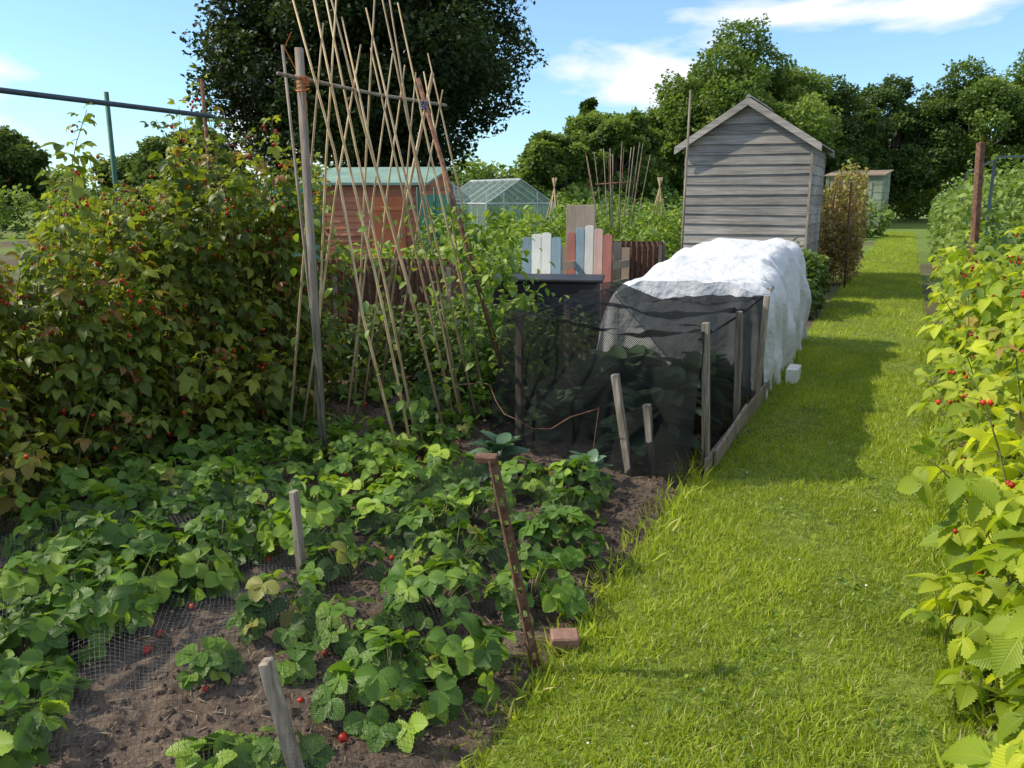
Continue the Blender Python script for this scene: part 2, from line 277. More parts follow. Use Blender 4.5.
fr+=[(-1.22,1.68,.035),(-1.19,1.72,.035),(-1.25,1.73,.03),(-2.35,1.95,.04),(-2.3,1.85,.04),(-2.38,1.88,.03),(-1.62,1.85,.03),(-2.1,2.0,.03)]
import bmesh
def fruitT():
    bm=bmesh.new(); bmesh.ops.create_uvsphere(bm,u_segments=10,v_segments=7,radius=1)
    for v in bm.verts:
        if v.co.z<0: v.co.x*=1+v.co.z*.45; v.co.y*=1+v.co.z*.45; v.co.z*=1.25
    v=[tuple(q.co) for q in bm.verts]; f=[tuple(q.index for q in p.verts) for p in bm.faces]; bm.free(); return v,f,v
T_fr=fruitT(); k=len(fr)
scatter('strawberry_fruit',T_fr,np.array(fr),rot(rng.uniform(0,6,k),rng.uniform(.6,1.6,k),np.zeros(k)),rng.uniform(.01,.017,k),rng.random(k),M_fruit)
# ---------------- raspberry canes generator
def canes(name,groups,mat,T,stemmat=M_rstem,rlo=.0,rhi=.93,rmean=.5):
    P=[];A=[];Sx=[];rn=[]; mb=MB(); B=[]
    for (bases,leafscale,step,berries,first,spread) in groups:
      for (x,y,H,lx,ly) in bases:
        a0=random.uniform(0,6.28); n=8; pts=[]; bx,by=random.gauss(0,spread),random.gauss(0,spread); st_=step*random.uniform(.75,1.6)
        for i in range(n+1):
            t=i/n; pts.append(Vector((x+(lx+bx)*t**1.8,y+(ly+by)*t**1.8,H*(t-.12*t**4))))
        mb.tube(pts,[.006-.004*i/n for i in range(n+1)],5)
        m=max(3,int(H*(1-first)/st_)); tone=random.gauss(0,.12)
        for j in range(m):
            t=first+(1-first)*(j+random.random())/m; q=t*n; i=min(n-1,int(q)); p=pts[i].lerp(pts[i+1],q-i); a0+=2.4+random.gauss(0,.3)
            side=random.uniform(0,.16)*(1-t*.7); d=Vector((math.cos(a0),math.sin(a0),0)); pp=p+d*side+Vector((0,0,random.uniform(-.02,.04)))
            if side>.05: mb.tube([p,pp],.0018,3)
            P.append(pp); A.append((a0-math.pi/2,random.gauss(-.25,.4)+.6*(t>.93),random.gauss(0,.4))); Sx.append(leafscale*random.uniform(.5,1.2)*(1-.4*(t>.88)))
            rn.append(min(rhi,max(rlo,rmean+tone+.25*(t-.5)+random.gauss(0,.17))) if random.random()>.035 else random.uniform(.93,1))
            if random.random()<berries:
                for _ in range(random.randint(1,3)): B.append(pp+Vector((d.x*.05+random.gauss(0,.02),d.y*.05+random.gauss(0,.02),-.025+random.gauss(0,.015))))
    e=empty(name); A=np.array(A); scatter('leaves',T,np.array(P),rot(A[:,0],A[:,1],A[:,2]),Sx,np.array(rn),mat,e); mb.obj('canes',[stemmat],e,True)
    if B: k=len(B); scatter('berries',T_fr,np.array(B),rot(np.zeros(k),np.zeros(k),np.zeros(k)),rng.uniform(.008,.012,k),rng.random(k),M_fruit,e)
    return e
bs=[]
for i in range(190):
    y=random.uniform(.9,5.3); x=random.uniform(-5.1,-4.0); H=1.2+.12*(y-1)+random.gauss(0,.2)+.15*math.sin(y*3.1)
    if 3.6<y<5.2: H+=.3
    if random.random()<.12: H+=.35
    bs.append((x,y,max(.7,H),.03,0))
bs2=[(random.uniform(-4.3,-3.85),random.uniform(1.2,5.3),random.uniform(.35,1.2),.1,0) for i in range(85)]
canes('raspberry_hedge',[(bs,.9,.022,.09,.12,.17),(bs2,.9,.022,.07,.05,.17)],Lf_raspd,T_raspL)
bs=[]
for i in range(120):
    y=random.uniform(3.2,9.5); x=random.uniform(.48,1.15); H=random.uniform(.6,1.25)+.035*y+.15*math.sin(y*2.2)
    bs.append((x,y,H,-.1,0))
bs2=[(random.uniform(.45,.85),random.uniform(1.5,3.4),random.uniform(.35,.85),-.1,0) for i in range(40)]
bs3=[(random.uniform(.26,.5),random.uniform(1.9,3.6),random.uniform(.1,.3),0,0) for i in range(24)]
canes('raspberry_bush',[(bs,1.2,.038,.18,.06,.14),(bs2,1.35,.04,.05,.12,.12),(bs3,1.1,.03,0,.3,.05)],Lf_rasp,T_rasp,stemmat=M_stem,rmean=.56)
# ---------------- bean frame
fr_=empty('bean_cane_frame'); mb=MB()
mb.beam((-3.12,3.91,-.05),(-3.14,3.9,2.42),.045,.04,1); mb.tube([(-3.05,3.86,-.02),(-3.28,3.93,2.45)],.008,6,1)
mb.tube([(-3.13,3.7,2.26),(-3.12,4.6,2.25),(-3.12,5.5,2.27)],.011,6,1)
mb.tube([(-2.36,5.15,0),(-3.17,5.2,2.42)],.017,6,2)
mb.tube([(-3.8,5.3,0),(-3.05,5.2,2.45)],.012,6,0)
for i in range(12):
    y=3.98+i*.125; 
    b=Vector((-2.62+random.gauss(0,.07),y+.12+random.gauss(0,.08),0)); c=Vector((-3.1+random.gauss(0,.015),y+random.gauss(0,.05),2.25)); e=b+(c-b)*random.uniform(1.08,1.42)
    mb.tube([b,b.lerp(e,.33)+Vector((random.gauss(0,.015),random.gauss(0,.015),0)),b.lerp(e,.66)+Vector((random.gauss(0,.018),random.gauss(0,.018),0)),e],[.0095,.0085,.0075,.005],6,0)
    if i%3!=1:
        b=Vector((-3.56+random.gauss(0,.08),y+random.gauss(0,.12),0)); c=Vector((-3.13+random.gauss(0,.015),y+random.gauss(0,.05),2.25)); e=b+(c-b)*random.uniform(1.05,1.36)
        mb.tube([b,b.lerp(e,.33),b.lerp(e,.66)+Vector((random.gauss(0,.015),random.gauss(0,.015),0)),e],[.009,.008,.007,.0045],6,0)
mb.obj('canes_and_poles',[M_cane,M_post,M_rust],fr_,True)
M_or=surf('orange_twine',(.5,.14,.04),(.65,.22,.06),(30,30,30),.8,.2); M_bl=surf('blue_twine',(.06,.14,.32),(.1,.2,.42),(30,30,30),.8,.2)
mb=MB()
for i in range(6):
    mb.tube([Vector((-3.13+math.cos(a)*.036,3.9+math.sin(a)*.034,2.2+.014*i+.01*math.sin(a+i))) for a in np.linspace(0,6.3,11)],.0045,4,0)
    if i<4: mb.tube([Vector((-3.12+math.cos(a)*.028,5.2+math.sin(a)*.028,2.22+.014*i)) for a in np.linspace(0,6.3,11)],.004,4,1)
mb.tube([(-3.1,3.88,2.2),(-3.08,3.87,2.1),(-3.09,3.86,2.0)],.003,4,0); mb.tube([(-3.15,3.88,2.3),(-3.2,3.85,2.42),(-3.16,3.87,2.5)],.003,4,0)
mb.obj('twine',[M_or,M_bl],fr_)
P=[];A=[];Sx=[]
for i in range(11):
    y=3.98+i*.135
    for j in range(55):
        t=random.random()**1.4*.7; s_=random.random()<.4
        p=Vector((-2.62-.5*t,y+.1,2.25*t)) if not s_ else Vector((-3.56+.45*t,y,2.25*t))
        if i<5 and random.random()<.7: continue
        P.append(p+Vector((random.gauss(0,.07),random.gauss(0,.07),0))); A.append((random.uniform(0,6.28),random.gauss(-.4,.4),random.gauss(0,.4))); Sx.append(random.uniform(.04,.085))
for j in range(800):
    t=.08+.56*random.random(); P.append(Vector((-2.36-.81*t,5.2,2.42*t))+Vector((random.gauss(.08,.17),random.gauss(.1,.17),0))); A.append((random.uniform(0,6.28),random.gauss(-.4,.4),random.gauss(0,.4))); Sx.append(random.uniform(.045,.09))
A=np.array(A); scatter('bean_leaves',T_leaf,np.array(P),rot(A[:,0],A[:,1],A[:,2]),Sx,rng.random(len(P)),Lf_veg,fr_)
# ---------------- pipe frame
pf=empty('fruit_cage_pipe_frame'); mb=MB()
mb.tube([(-4.4,.6,2.17),(-4.4,4.5,2.16)],.016,8,0)
mb.tube([(-4.42,4.47,0),(-4.43,4.46,2.4)],.013,8,1); mb.tube([(-4.38,1.4,0),(-4.38,1.4,2.15)],.018,8,2)
mb.obj('pipes',[M_pipe,M_rust,M_green],pf,True)
mb=MB(); x,y=S(-3.55,7.6); mb.tube([(x,y,0),(x,y,2.52)],.022,8,0); mb.obj('green_metal_post',[M_green],None,True)
for (r_,f_,h,lean) in [(-1.75,7.2,2.35,.0),(-1.62,6.9,2.0,-.06)]:
    mb=MB(); x,y=S(r_,f_); mb.tube([(x,y,0),(x+lean,y,h)],.012,6,0); mb.obj('garden_cane',[M_post],None,True)
# ---------------- foreground posts
mb=MB(); a=Vector((-1.02,2.35,-.03)); b=Vector((-1.18,2.32,.76)); d=(b-a)
q=d.to_track_quat('Z','Y').to_matrix()@Matrix.Rotation(.5,3,'Z')
nseg=30
for i in range(nseg):
    for s_,off in ((0,Vector((.017,0,0))),(1,Vector((0,.017,0)))):
        c=a+d*((i+.5)/nseg)
        dims=(.034,.003,d.length/nseg*1.0) if s_==0 else (.003,.034,d.length/nseg*1.0)
        if i%3: mb.box(c+q@off,dims,0,.5,q)
        else:
            for sg in (-.012,.012):
                o2=off+(Vector((sg,0,0)) if s_==0 else Vector((0,sg,0))); dd=(.0105,.003,dims[2]) if s_==0 else (.003,.0105,dims[2]); mb.box(c+q@o2,dd,0,.5,q)
mb.box(b+Vector((-.015,.015,.002)),(.07,.06,.016),0,.5,Matrix.Rotation(.3,3,'Z'))
mb.obj('rusty_slotted_angle_post',[M_rust])
mb=MB(); mb.beam((-1.365,1.555,-.05),(-1.452,1.53,.39),.042,.03,0,.9); mb.obj('wooden_stake',[M_post],None,False,.003)
mb=MB(); mb.beam((-2.18,2.55,-.05),(-2.2,2.55,.42),.035,.03,0,.6); mb.obj('wooden_stake',[M_post],None,False,.003)
mb=MB(); mb.box((-.98,2.53,.045),(.1,.07,.065),0,.4,Matrix.Rotation(.5,3,'Z')@Matrix.Rotation(.15,3,'X')); bo=mb.obj('brick',[M_brick],None,False,.006)
def net(name,fn,nu,nv,mat,parent=None):
    V=[];Lc=[]
    for j in range(nv):
        for i in range(nu):
            p,l=fn(i/(nu-1),j/(nv-1)); V.append(p); Lc.append(l)
    i=np.arange((nu-1)*(nv-1)); r=i//(nu-1); c=i%(nu-1); a=r*nu+c; lv=np.stack([a,a+1,a+nu+1,a+nu],1).ravel()
    return rawmesh(name,np.array(V),lv,np.arange(len(a))*4,np.full(len(V),.5),np.array(Lc),None,[mat],parent,True)
M_net1=netmat('bird_net',48,.03,(.03,.033,.036),0); M_net2=netmat('cage_net',70,.15,(.008,.010,.009),.42); M_net3=netmat('pale_bird_net',44,.022,(.2,.21,.21),0)
def f1(u,v):
    x=-2.2+1.2*u; y=1.2+3.4*v; z=.17+.05*noise.noise((x*4,y*4,0))+.02*noise.noise((x*12,y*12,0))
    if u>.8: z*=max(.12,(1-u)/.2)
    return (x,y,z+.01),(x+.03*noise.noise((x*4,y*4,7)),y+.03*noise.noise((x*3,y*3,2)),0)
net('bird_netting',f1,70,160,M_net1)
def f2(u,v):
    x=-4.2+2.2*u; y=.9+2.2*v; z=.14+.11*noise.noise((x*2.5,y*2.5,5))+.03*noise.noise((x*9,y*9,0)); z=max(.02,z*min(1,.2+3*min(1-u,.4)))
    return (x,y,z),(x+.06*noise.noise((x*2,y*2,9)),y+.06*noise.noise((x*2.4,y*2.4,3)),0)
net('bird_netting',f2,90,90,M_net3)
# ---------------- net cage
cg=empty('netted_vegetable_cage'); mb=MB()
H=.86
for (x,y,h,lx) in [(-.93,4.66,.92,-.05),(-.92,5.55,.88,-.03),(-.93,6.4,.9,.03),(-1.0,7.2,.88,0),(-2.25,4.9,.86,0),(-2.3,5.9,.86,0),(-2.3,7.2,.86,0),(-1.32,4.45,.62,-.12),(-1.2,4.5,.45,-.06)]:
    mb.beam((x,y,-.05),(x+lx,y,h),.045,.04,0)
mb.beam((-.925,4.6,.07),(-.925,7.25,.07),.022,.14,0); mb.beam((-.9,4.75,.1),(-.87,5.6,.2),.02,.1,0)
mb.tube([(-1.0,4.6,H-.03),(-1.0,5.9,H-.05),(-1.0,7.3,H-.02)],.008,6,1); mb.tube([(-2.3,4.8,H-.03),(-2.3,7.3,H-.02)],.008,6,1)
mb.obj('timber_frame',[M_post,M_black],cg,False,.003)
def ctop(u,v):
    x=-2.34+1.36*u; y=4.85-.25*u+(2.5+.25*u)*v; sg=math.sin(v*math.pi*3)**2
    z=H+.02-.09*math.sin(math.pi*u)*(.5+.5*sg)-.05*sg*u+.05*noise.noise((x*3,y*3,3))+.02*noise.noise((x*12,y*9,3)); return (x,y,z),(x,y,0)
def ctopz(u,v): return ctop(u,v)[0]
def cside(u,v):
    p=ctopz(1,u); z=p[2]*v+.003; x=-.98+.04*noise.noise((p[1]*3,z*3,8))+.02*math.sin(p[1]*14+3*z)*(1-v)+.03*(1-v); x=x*(1-v**6)+p[0]*v**6; return (x,p[1],z),(p[1],z,0)
def cfront(u,v):
    p=ctopz(u,0); z=p[2]*v+.003; y=p[1]+(.06*noise.noise((p[0]*4,z*3,1))-.22*(1-v)+.03*math.sin(p[0]*20+z*4)*(1-v))*(1-v**6); return (p[0],y,z),(p[0],z,0)
net('net_top',ctop,60,100,M_net2,cg); net('net_side',cside,100,30,M_net2,cg); net('net_front',cfront,60,30,M_net2,cg)
mb=MB(); pts=[Vector((-2.5+1.0*t/12,4.25+.12*math.sin(t*.7),.42+.1*math.sin(t*.55)+.02*math.sin(t*2))) for t in range(13)]; pts=[Vector((-2.5,4.25,0))]+pts+[Vector((-1.5,4.2,0))]; mb.tube(pts,.003,4); mb.obj('loose_wire',[M_rust])
def brassica(name,pts,mat):
    P=[];A=[];Sx=[]
    for (x,y,s_) in pts:
        for i in range(22):
            a=i*2.4; t=i/22; P.append((x+math.cos(a)*.03,y+math.sin(a)*.03,.1*s_+.22*s_*(t))); A.append((a,.95*t+.15+random.gauss(0,.1),random.gauss(0,.2))); Sx.append(s_*.38*(1-.45*t))
    A=np.array(A); scatter(name,leaflet(1,.7,10,.05,.3,.45,.7,.6),np.array(P),rot(A[:,0],A[:,1],A[:,2]),Sx,rng.random(len(P)),mat)
brassica('brassica_plants',[(-2.0+.6*i,5.0+.55*j,random.uniform(.8,1.05)) for i in range(2) for j in range(4)],Lf_cab)
brassica('cabbage_plants',[(-2.05,4.15,.6),(-1.5,4.15,.5)],Lf_cab)
# ---------------- fleece tunnel
def fleece_mat():
    m,nt,out=newmat('horticultural_fleece'); p=N(nt,'ShaderNodeBsdfPrincipled',Roughness=.85); p.inputs['Base Color'].default_value=(.68,.69,.71,1)
    tx=N(nt,'ShaderNodeTexCoord'); nz=N(nt,'ShaderNodeTexNoise',Scale=9.0,Detail=4.0); L(nt,tx.outputs['Object'],nz.inputs['Vector']); b=N(nt,'ShaderNodeBump',Strength=.7,Distance=.05); L(nt,nz.outputs[0],b.inputs['Height']); L(nt,b.outputs[0],p.inputs['Normal'])
    t=N(nt,'ShaderNodeBsdfTranslucent'); t.inputs[0].default_value=(.62,.65,.7,1); mix=N(nt,'ShaderNodeMixShader'); mix.inputs[0].default_value=.15; L(nt,p.outputs[0],mix.inputs[1]); L(nt,t.outputs[0],mix.inputs[2]); L(nt,mix.outputs[0],out.inputs[0]); return m
def ff(u,v):
    y=6.9+2.9*v; a=math.pi*(1-u); cs,sn=math.cos(a),math.sin(a)
    Hh=.93+.22*min(1,v*1.6)-.05*math.sin(v*math.pi*3)**2
    c2=(abs(cs)**.42)*(1 if cs>0 else -1); s2=max(0,sn)**.42
    x=-1.67+.74*c2; z=Hh*s2
    if cs<0: z*=1-.12*(-cs)
    n=noise.noise((x*2.2,y*2.2,z*2)); n2=noise.noise((x*7,y*7,z*2+4)); n3=noise.noise((x*3,y*1.1,z+9)); w_=.03*math.sin(y*17+6*n)*(1-sn*.6)
    x+=(.06*n+.03*n2+w_)*(1 if cs>0 else -1); z+=(.05*n+.035*n2+.06*n3)*min(1,z*3); return (x,y+.04*n2,max(.01,z)),(x,y,z)
e=empty('fleece_covered_tunnel'); MF=fleece_mat(); net('fleece',ff,120,150,MF,e)
def fe(s_,v0):
    def g(u,v):
        (x,y,z),_=ff(u,v0); return (x+.02*math.sin(v*5+u*20)*(1-v),y+(s_*.16*(1-v)**1.5)+(.04*math.sin(u*34+2*v)+.05*noise.noise((x*4,z*v*3,1)))*(1-v)**.6*min(1,(1-v)*4),max(.01,z*v)),(x,z,0)
    return g
net('fleece_front_end',fe(-1,0),120,24,MF,e); net('fleece_back_end',fe(1,1),120,24,MF,e)
mb=MB()
for y in (7.2,8.0,8.8,9.6): mb.tube([(-1.67+.6*math.cos(a),y,.82*math.sin(a)) for a in np.linspace(0,math.pi,14)],.01,6)
mb.box((-.8,7.62,.07),(.1,.28,.14),0); mb.obj('hoops_and_weight',[M_white],e,False,.01)
# ---------------- shed
sh=empty('wooden_shed'); x0,x1,y0,y1=-3.47,-1.47,14.23,16.35; ez,pz=2.47,3.12; xm=(x0+x1)/2
def lim(z): 
    if z<=ez: return x0,x1
    t=(z-ez)/(pz-ez); return x0+(xm-x0)*t,x1+(xm-x1)*t
mb=MB(); z=.08; bh=.16
while z<pz-.02:
    zt=min(z+bh+.012,pz-.005); a0,a1=lim(z); c0,c1=lim(zt); o=.03; j=random.uniform(-.003,.006); sk_=random.uniform(-.012,.012)
    P4=[(a0,y0-o+j,z+sk_),(a1,y0-o+j,z-sk_),(c1,y0-.006,zt),(c0,y0-.006,zt)]; mb.prism(P4,(0,.014,0),0)
    P4=[(a0,y1+o,z),(a1,y1+o,z),(c1,y1+.004,zt),(c0,y1+.004,zt)]; mb.prism(P4,(0,-.014,0),0); z+=bh
z=.08
while z<ez-.02:
    zt=min(z+bh+.012,ez)
    for xx,s_ in ((x0,-1),(x1,1)):
        P4=[(xx+s_*.022,y0,z),(xx+s_*.022,y1,z),(xx+s_*.008,y1,zt),(xx+s_*.008,y0,zt)]; mb.prism(P4,(-s_*.014,0,0),1)
    z+=bh
mb.obj('weatherboards',[M_rwood,M_rwoody],sh)
mb=MB()
for xx in (x0+.03,x1-.03):
    for yy in (y0+.04,y1-.04): mb.box((xx,yy,ez/2),(.05,.05,ez-.02),0)
mb.box((x1+.012,y0-.012,ez/2),(.035,.035,ez),0,.9); mb.box((x1+.012,y1+.012,ez/2),(.035,.035,ez),0,.7)
mb.box((x0+1.0,y0+1.05,.03),(2.1,2.2,.06),0)
mb.obj('corner_posts_and_floor',[M_post],sh)
mb=MB(); ov=.14; sl_=(pz-ez)/(xm-x0)
for s_ in (-1,1):
    xe=xm+s_*(xm-x0+.15); zee=pz+.05-sl_*(xm-x0+.15)
    n=5
    for i in range(n):
        t0,t1=i/n,(i+1)/n; A0=Vector((xm+(xe-xm)*t0,0,pz+.05+(zee-pz-.05)*t0)); A1=Vector((xm+(xe-xm)*t1,0,pz+.05+(zee-pz-.05)*t1))
        mb.prism([(A0.x,y0-ov,A0.z),(A1.x,y0-ov,A1.z+.012),(A1.x,y0-ov,A1.z+.032),(A0.x,y0-ov,A0.z+.02)],(0,y1-y0+2*ov,0),0)
    for yy in (y0-ov-.024,y1+ov+.002):
        mb.prism([(xm+s_*.001,yy,pz-.05),(xe+s_*.01,yy,zee-.09),(xe+s_*.01,yy,zee+.03),(xm+s_*.001,yy,pz+.075)],(0,.022,0),1,.9)
mb.prism([(xm-.05,y0-ov-.03,pz+.07),(xm+.05,y0-ov-.03,pz+.07),(xm,y0-ov-.03,pz+.12)],(0,y1-y0+2*ov+.06,0),1)
mb.obj('gable_roof',[M_felt,M_rwood],sh)
mb=MB(); x,y=S(2.56,12.6); mb.tube([(x,y,0),(x+.03,y,3.15)],.018,6); mb.obj('tall_pole',[M_post],None,True)
# ---------------- small sheds
def smallshed(name,cx,cy,wd,dp,h,rise,mw,mr,yaw=0,board=.14):
    e=empty(name,(cx,cy,0)); e.rotation_euler=(0,0,yaw); mb=MB(); z=0
    while z<h:
        zt=min(z+board,h); 
        mb.prism([(-wd/2,-dp/2-.02,z),(wd/2,-dp/2-.02,z),(wd/2,-dp/2,zt),(-wd/2,-dp/2,zt)],(0,.015,0),0)
        for s_ in (-1,1): mb.prism([(s_*(wd/2+.02),-dp/2,z),(s_*(wd/2+.02),dp/2,z),(s_*wd/2,dp/2,zt),(s_*wd/2,-dp/2,zt)],(-s_*.015,0,0),0)
        mb.prism([(-wd/2,dp/2+.02,z),(wd/2,dp/2+.02,z),(wd/2,dp/2,zt),(-wd/2,dp/2,zt)],(0,-.015,0),0); z+=board
    for s_ in (-1,1): mb.prism([(s_*wd/2,-dp/2,h),(s_*wd/2,dp/2,h),(s_*wd/2,dp/2,h+rise)],(-s_*.02,0,0),0)
    mb.box((wd*.2,-dp/2-.035,h*.45),(.75,.03,h*.86),1,.5); mb.box((wd*.2+.3,-dp/2-.06,h*.45),(.03,.03,.1),2); 
    for zz in (.2,.75): mb.box((wd*.2,-dp/2-.058,h*zz),(.7,.018,.09),1,.9)
    mb.prism([(-wd/2-.12,-dp/2-.15,h+.0),(wd/2+.12,-dp/2-.15,h),(wd/2+.12,dp/2+.15,h+rise),(-wd/2-.12,dp/2+.15,h+rise)],(0,0,.05),2)
    mb.obj('walls_door_and_roof',[mw,M_redd if mw is M_red else mw,mr],e); return e
M_red=surf('red_stained_boards',(.38,.14,.08),(.5,.21,.12),(4,4,30),.8,.2,4); M_redd=surf('red_stained_door',(.48,.14,.06),(.56,.18,.08),(30,30,4),.8,.2,4)
M_pg=surf('pale_green_roof',(.22,.36,.29),(.3,.45,.37),(4,4,4),.7,.1)
x,y=S(-3.0,19); smallshed('red_garden_shed',x,y,2.6,2,1.9,.4,M_red,M_pg,.3)
M_bei=surf('pale_green_render',(.2,.24,.18),(.28,.32,.24),(3,3,3),.9,.2); M_ter=surf('buff_roof',(.25,.19,.14),(.34,.26,.19),(10,10,10),.9,.3)
x,y=S(20.0,49); smallshed('distant_summer_house',x,y,3.0,3,2.9,.35,M_bei,M_ter,-.1,.4)
def glassmat():
    m,nt,out=newmat('greenhouse_glass'); p=N(nt,'ShaderNodeBsdfPrincipled',Roughness=.12); p.inputs['Base Color'].default_value=(.35,.45,.42,1); p.inputs['Specular IOR Level'].default_value=.8
    t=N(nt,'ShaderNodeBsdfTransparent'); t.inputs[0].default_value=(.8,.9,.87,1); mix=N(nt,'ShaderNodeMixShader'); mix.inputs[0].default_value=.35; L(nt,t.outputs[0],mix.inputs[1]); L(nt,p.outputs[0],mix.inputs[2]); L(nt,mix.outputs[0],out.inputs[0]); return m
M_glass=glassmat(); M_alu=surf('aluminium',(.5,.52,.52),(.62,.64,.64),(5,5,5),.4,.05,metal=.3)
def greenhouse(cx,cy,yaw,wd,ln,ez_,pz_):
    e=empty('greenhouse',(cx,cy,0)); e.rotation_euler=(0,0,yaw); mb=MB(); g=MB()
    n=6
    for i in range(n+1):
        yy=-ln/2+ln*i/n
        for s_ in (-1,1):
            mb.beam((s_*wd/2,yy,0),(s_*wd/2,yy,ez_),.03,.03); mb.beam((s_*wd/2,yy,ez_),(0,yy,pz_),.03,.03)
    for s_ in (-1,1):
        mb.beam((s_*wd/2,-ln/2,ez_),(s_*wd/2,ln/2,ez_),.04,.04)
        g.add([(s_*wd/2,-ln/2,0),(s_*wd/2,ln/2,0),(s_*wd/2,ln/2,ez_),(s_*wd/2,-ln/2,ez_)],[(0,1,2,3)]); g.add([(s_*wd/2,-ln/2,ez_),(s_*wd/2,ln/2,ez_),(0,ln/2,pz_),(0,-ln/2,pz_)],[(0,1,2,3)])
    mb.beam((0,-ln/2,pz_),(0,ln/2,pz_),.05,.05)
    for yy in (-ln/2,ln/2):
        g.add([(-wd/2,yy,0),(wd/2,yy,0),(wd/2,yy,ez_),(0,yy,pz_),(-wd/2,yy,ez_)],[(0,1,2,3,4)]); mb.beam((-wd/2,yy,ez_),(wd/2,yy,ez_),.035,.035)
        for q in (-.25,.25): mb.beam((q*wd,yy,0),(q*wd,yy,ez_+(pz_-ez_)*.5),.03,.03)
    mb.obj('frame',[M_alu],e); g.obj('glazing',[M_glass],e)
x,y=S(-.5,24.5); greenhouse(x,y,1.0,2.2,2.8,1.5,2.15)
x,y=S(-2.9,25); greenhouse(x,y,1.0,2.2,3.0,1.6,2.4)
M_wb=netmat('green_windbreak',40,.2,(.05,.28,.2),.5)
def wbf(cx,cy,wd,yaw,h,nm='green_windbreak_fence'):
    def wb(u,v): 
        px,py=cx+wd*(u-.5)*math.cos(yaw),cy+wd*(u-.5)*math.sin(yaw); return (px,py,h*v),(u*wd,h*v,0)
    e=empty(nm); net('mesh',wb,20,12,M_wb,e); mb=MB()
    for u in (0,.5,1): p,_=wb(u,0); mb.tube([p,(p[0],p[1],h+.15)],.025,6)
    mb.obj('posts',[M_green],e,True)
x,y=S(-4.3,15.5); wbf(x,y,1.6,.42,1.85)
x,y=S(-1.6,17.5); wbf(x,y,.7,.42,1.7)
# ---------------- painted slat screens
cols=[('white_paint',(.72,.72,.69)),('blue_grey_paint',(.3,.42,.5)),('faded_red_paint',(.5,.2,.16)),('pale_pink_paint',(.62,.42,.37)),('bare_board',(.42,.34,.26))]
PM=[surf(n_,tuple(q*.75 for q in c),c,(30,30,5),.8,.3,4) for n_,c in cols]
def slats(cx,cy,yaw,seq,h,wv=.085):
    e=empty('painted_slat_bin',(cx,cy,0)); e.rotation_euler=(0,0,yaw); mb=MB(); n=len(seq)
    for i,c in enumerate(seq):
        hh=h-.05*abs(i-(n-1)/2)+random.uniform(-.02,.02); xx=(i-(n-1)/2)*(wv+.008)
        mb.prism([(xx-wv/2,0,.02),(xx+wv/2,0,.02),(xx+wv/2,0,hh-.02),(xx+wv/4,0,hh),(xx-wv/4,0,hh),(xx-wv/2,0,hh-.02)],(0,.02,0),c)
        mb.prism([(xx-wv/2,.6,.02),(xx+wv/2,.6,.02),(xx+wv/2,.6,hh-.2),(xx-wv/2,.6,hh-.2)],(0,.02,0),4)
    for zz in (.25,.85): mb.box((0,.035,zz),(n*(wv+.012),.025,.08),4); 
    for s_ in (-1,1):
        for zz in (.25,.5,.75): mb.box((s_*(n*(wv+.012)/2-.01),.31,zz),(.02,.55,.1),4)
    mb.obj('slats',PM,e,False,.002)
slats(-4.33,10.1,-.1,[1,0,0,1],1.2,.14); slats(-3.79,10.45,-.1,[2,1,0,3,2],1.27,.125)
mb=MB(); x,y=S(.95,11.6); mb.box((x,y,.78),(.42,.03,1.5),0,.5,Matrix.Rotation(.0,3,'Z')); mb.box((x,y+.04,.3),(.6,.03,.08),0,.7,Matrix.Rotation(.0,3,'Z')); mb.obj('leaning_board',[PM[4]],None,False,.004)
mb=MB(); x,y=S(.4,9.3)
R3=Matrix.Rotation(.3,3,'Z')
for dx,dy,sx,sy in ((0,-.3,1.15,.04),(0,.3,1.15,.04),(-.56,0,.04,.56),(.56,0,.04,.56)):
    mb.box(Vector((x,y,.36))+R3@Vector((dx,dy,0)),(sx,sy,.72),0,.5,R3)
mb.box(Vector((x,y,.74)),(1.26,.72,.035),0,.5,R3); mb.obj('black_water_trough',[M_black],None,False,.01)
def corr(cx,cy,yaw,wd,h):
    e=empty('corrugated_iron_bed',(cx,cy,0)); e.rotation_euler=(0,0,yaw)
    def g(y0_,ax):
        def f(u,v):
            s_=u*wd; o=.014*math.sin(s_*2*math.pi/.076)
            return ((s_-wd/2,y0_+o,h*v) if ax==0 else (y0_+o,s_-wd/2,h*v)),(s_,v,0)
        return f
    nn=int(wd/.076*8)
    for a,b in ((-wd/2,0),(wd/2,0),(-wd/2,1),(wd/2,1)): net('sheet',g(a,b),nn,3,M_rust,e)
    mb=MB()
    for a in (-1,1):
        for b in (-1,1): mb.box((a*(wd/2+.03),b*(wd/2+.03),h/2),(.04,.04,h-.02),0)
    mb.box((0,0,h-.12),(wd-.05,wd-.05,.02),1); mb.obj('posts_and_soil',[M_post,M_soil],e)
    return e
corr(-4.45,6.95,.35,1.0,1.0); corr(-3.55,11.6,.2,.8,1.0); corr(-5.5,7.1,.35,.9,.95)
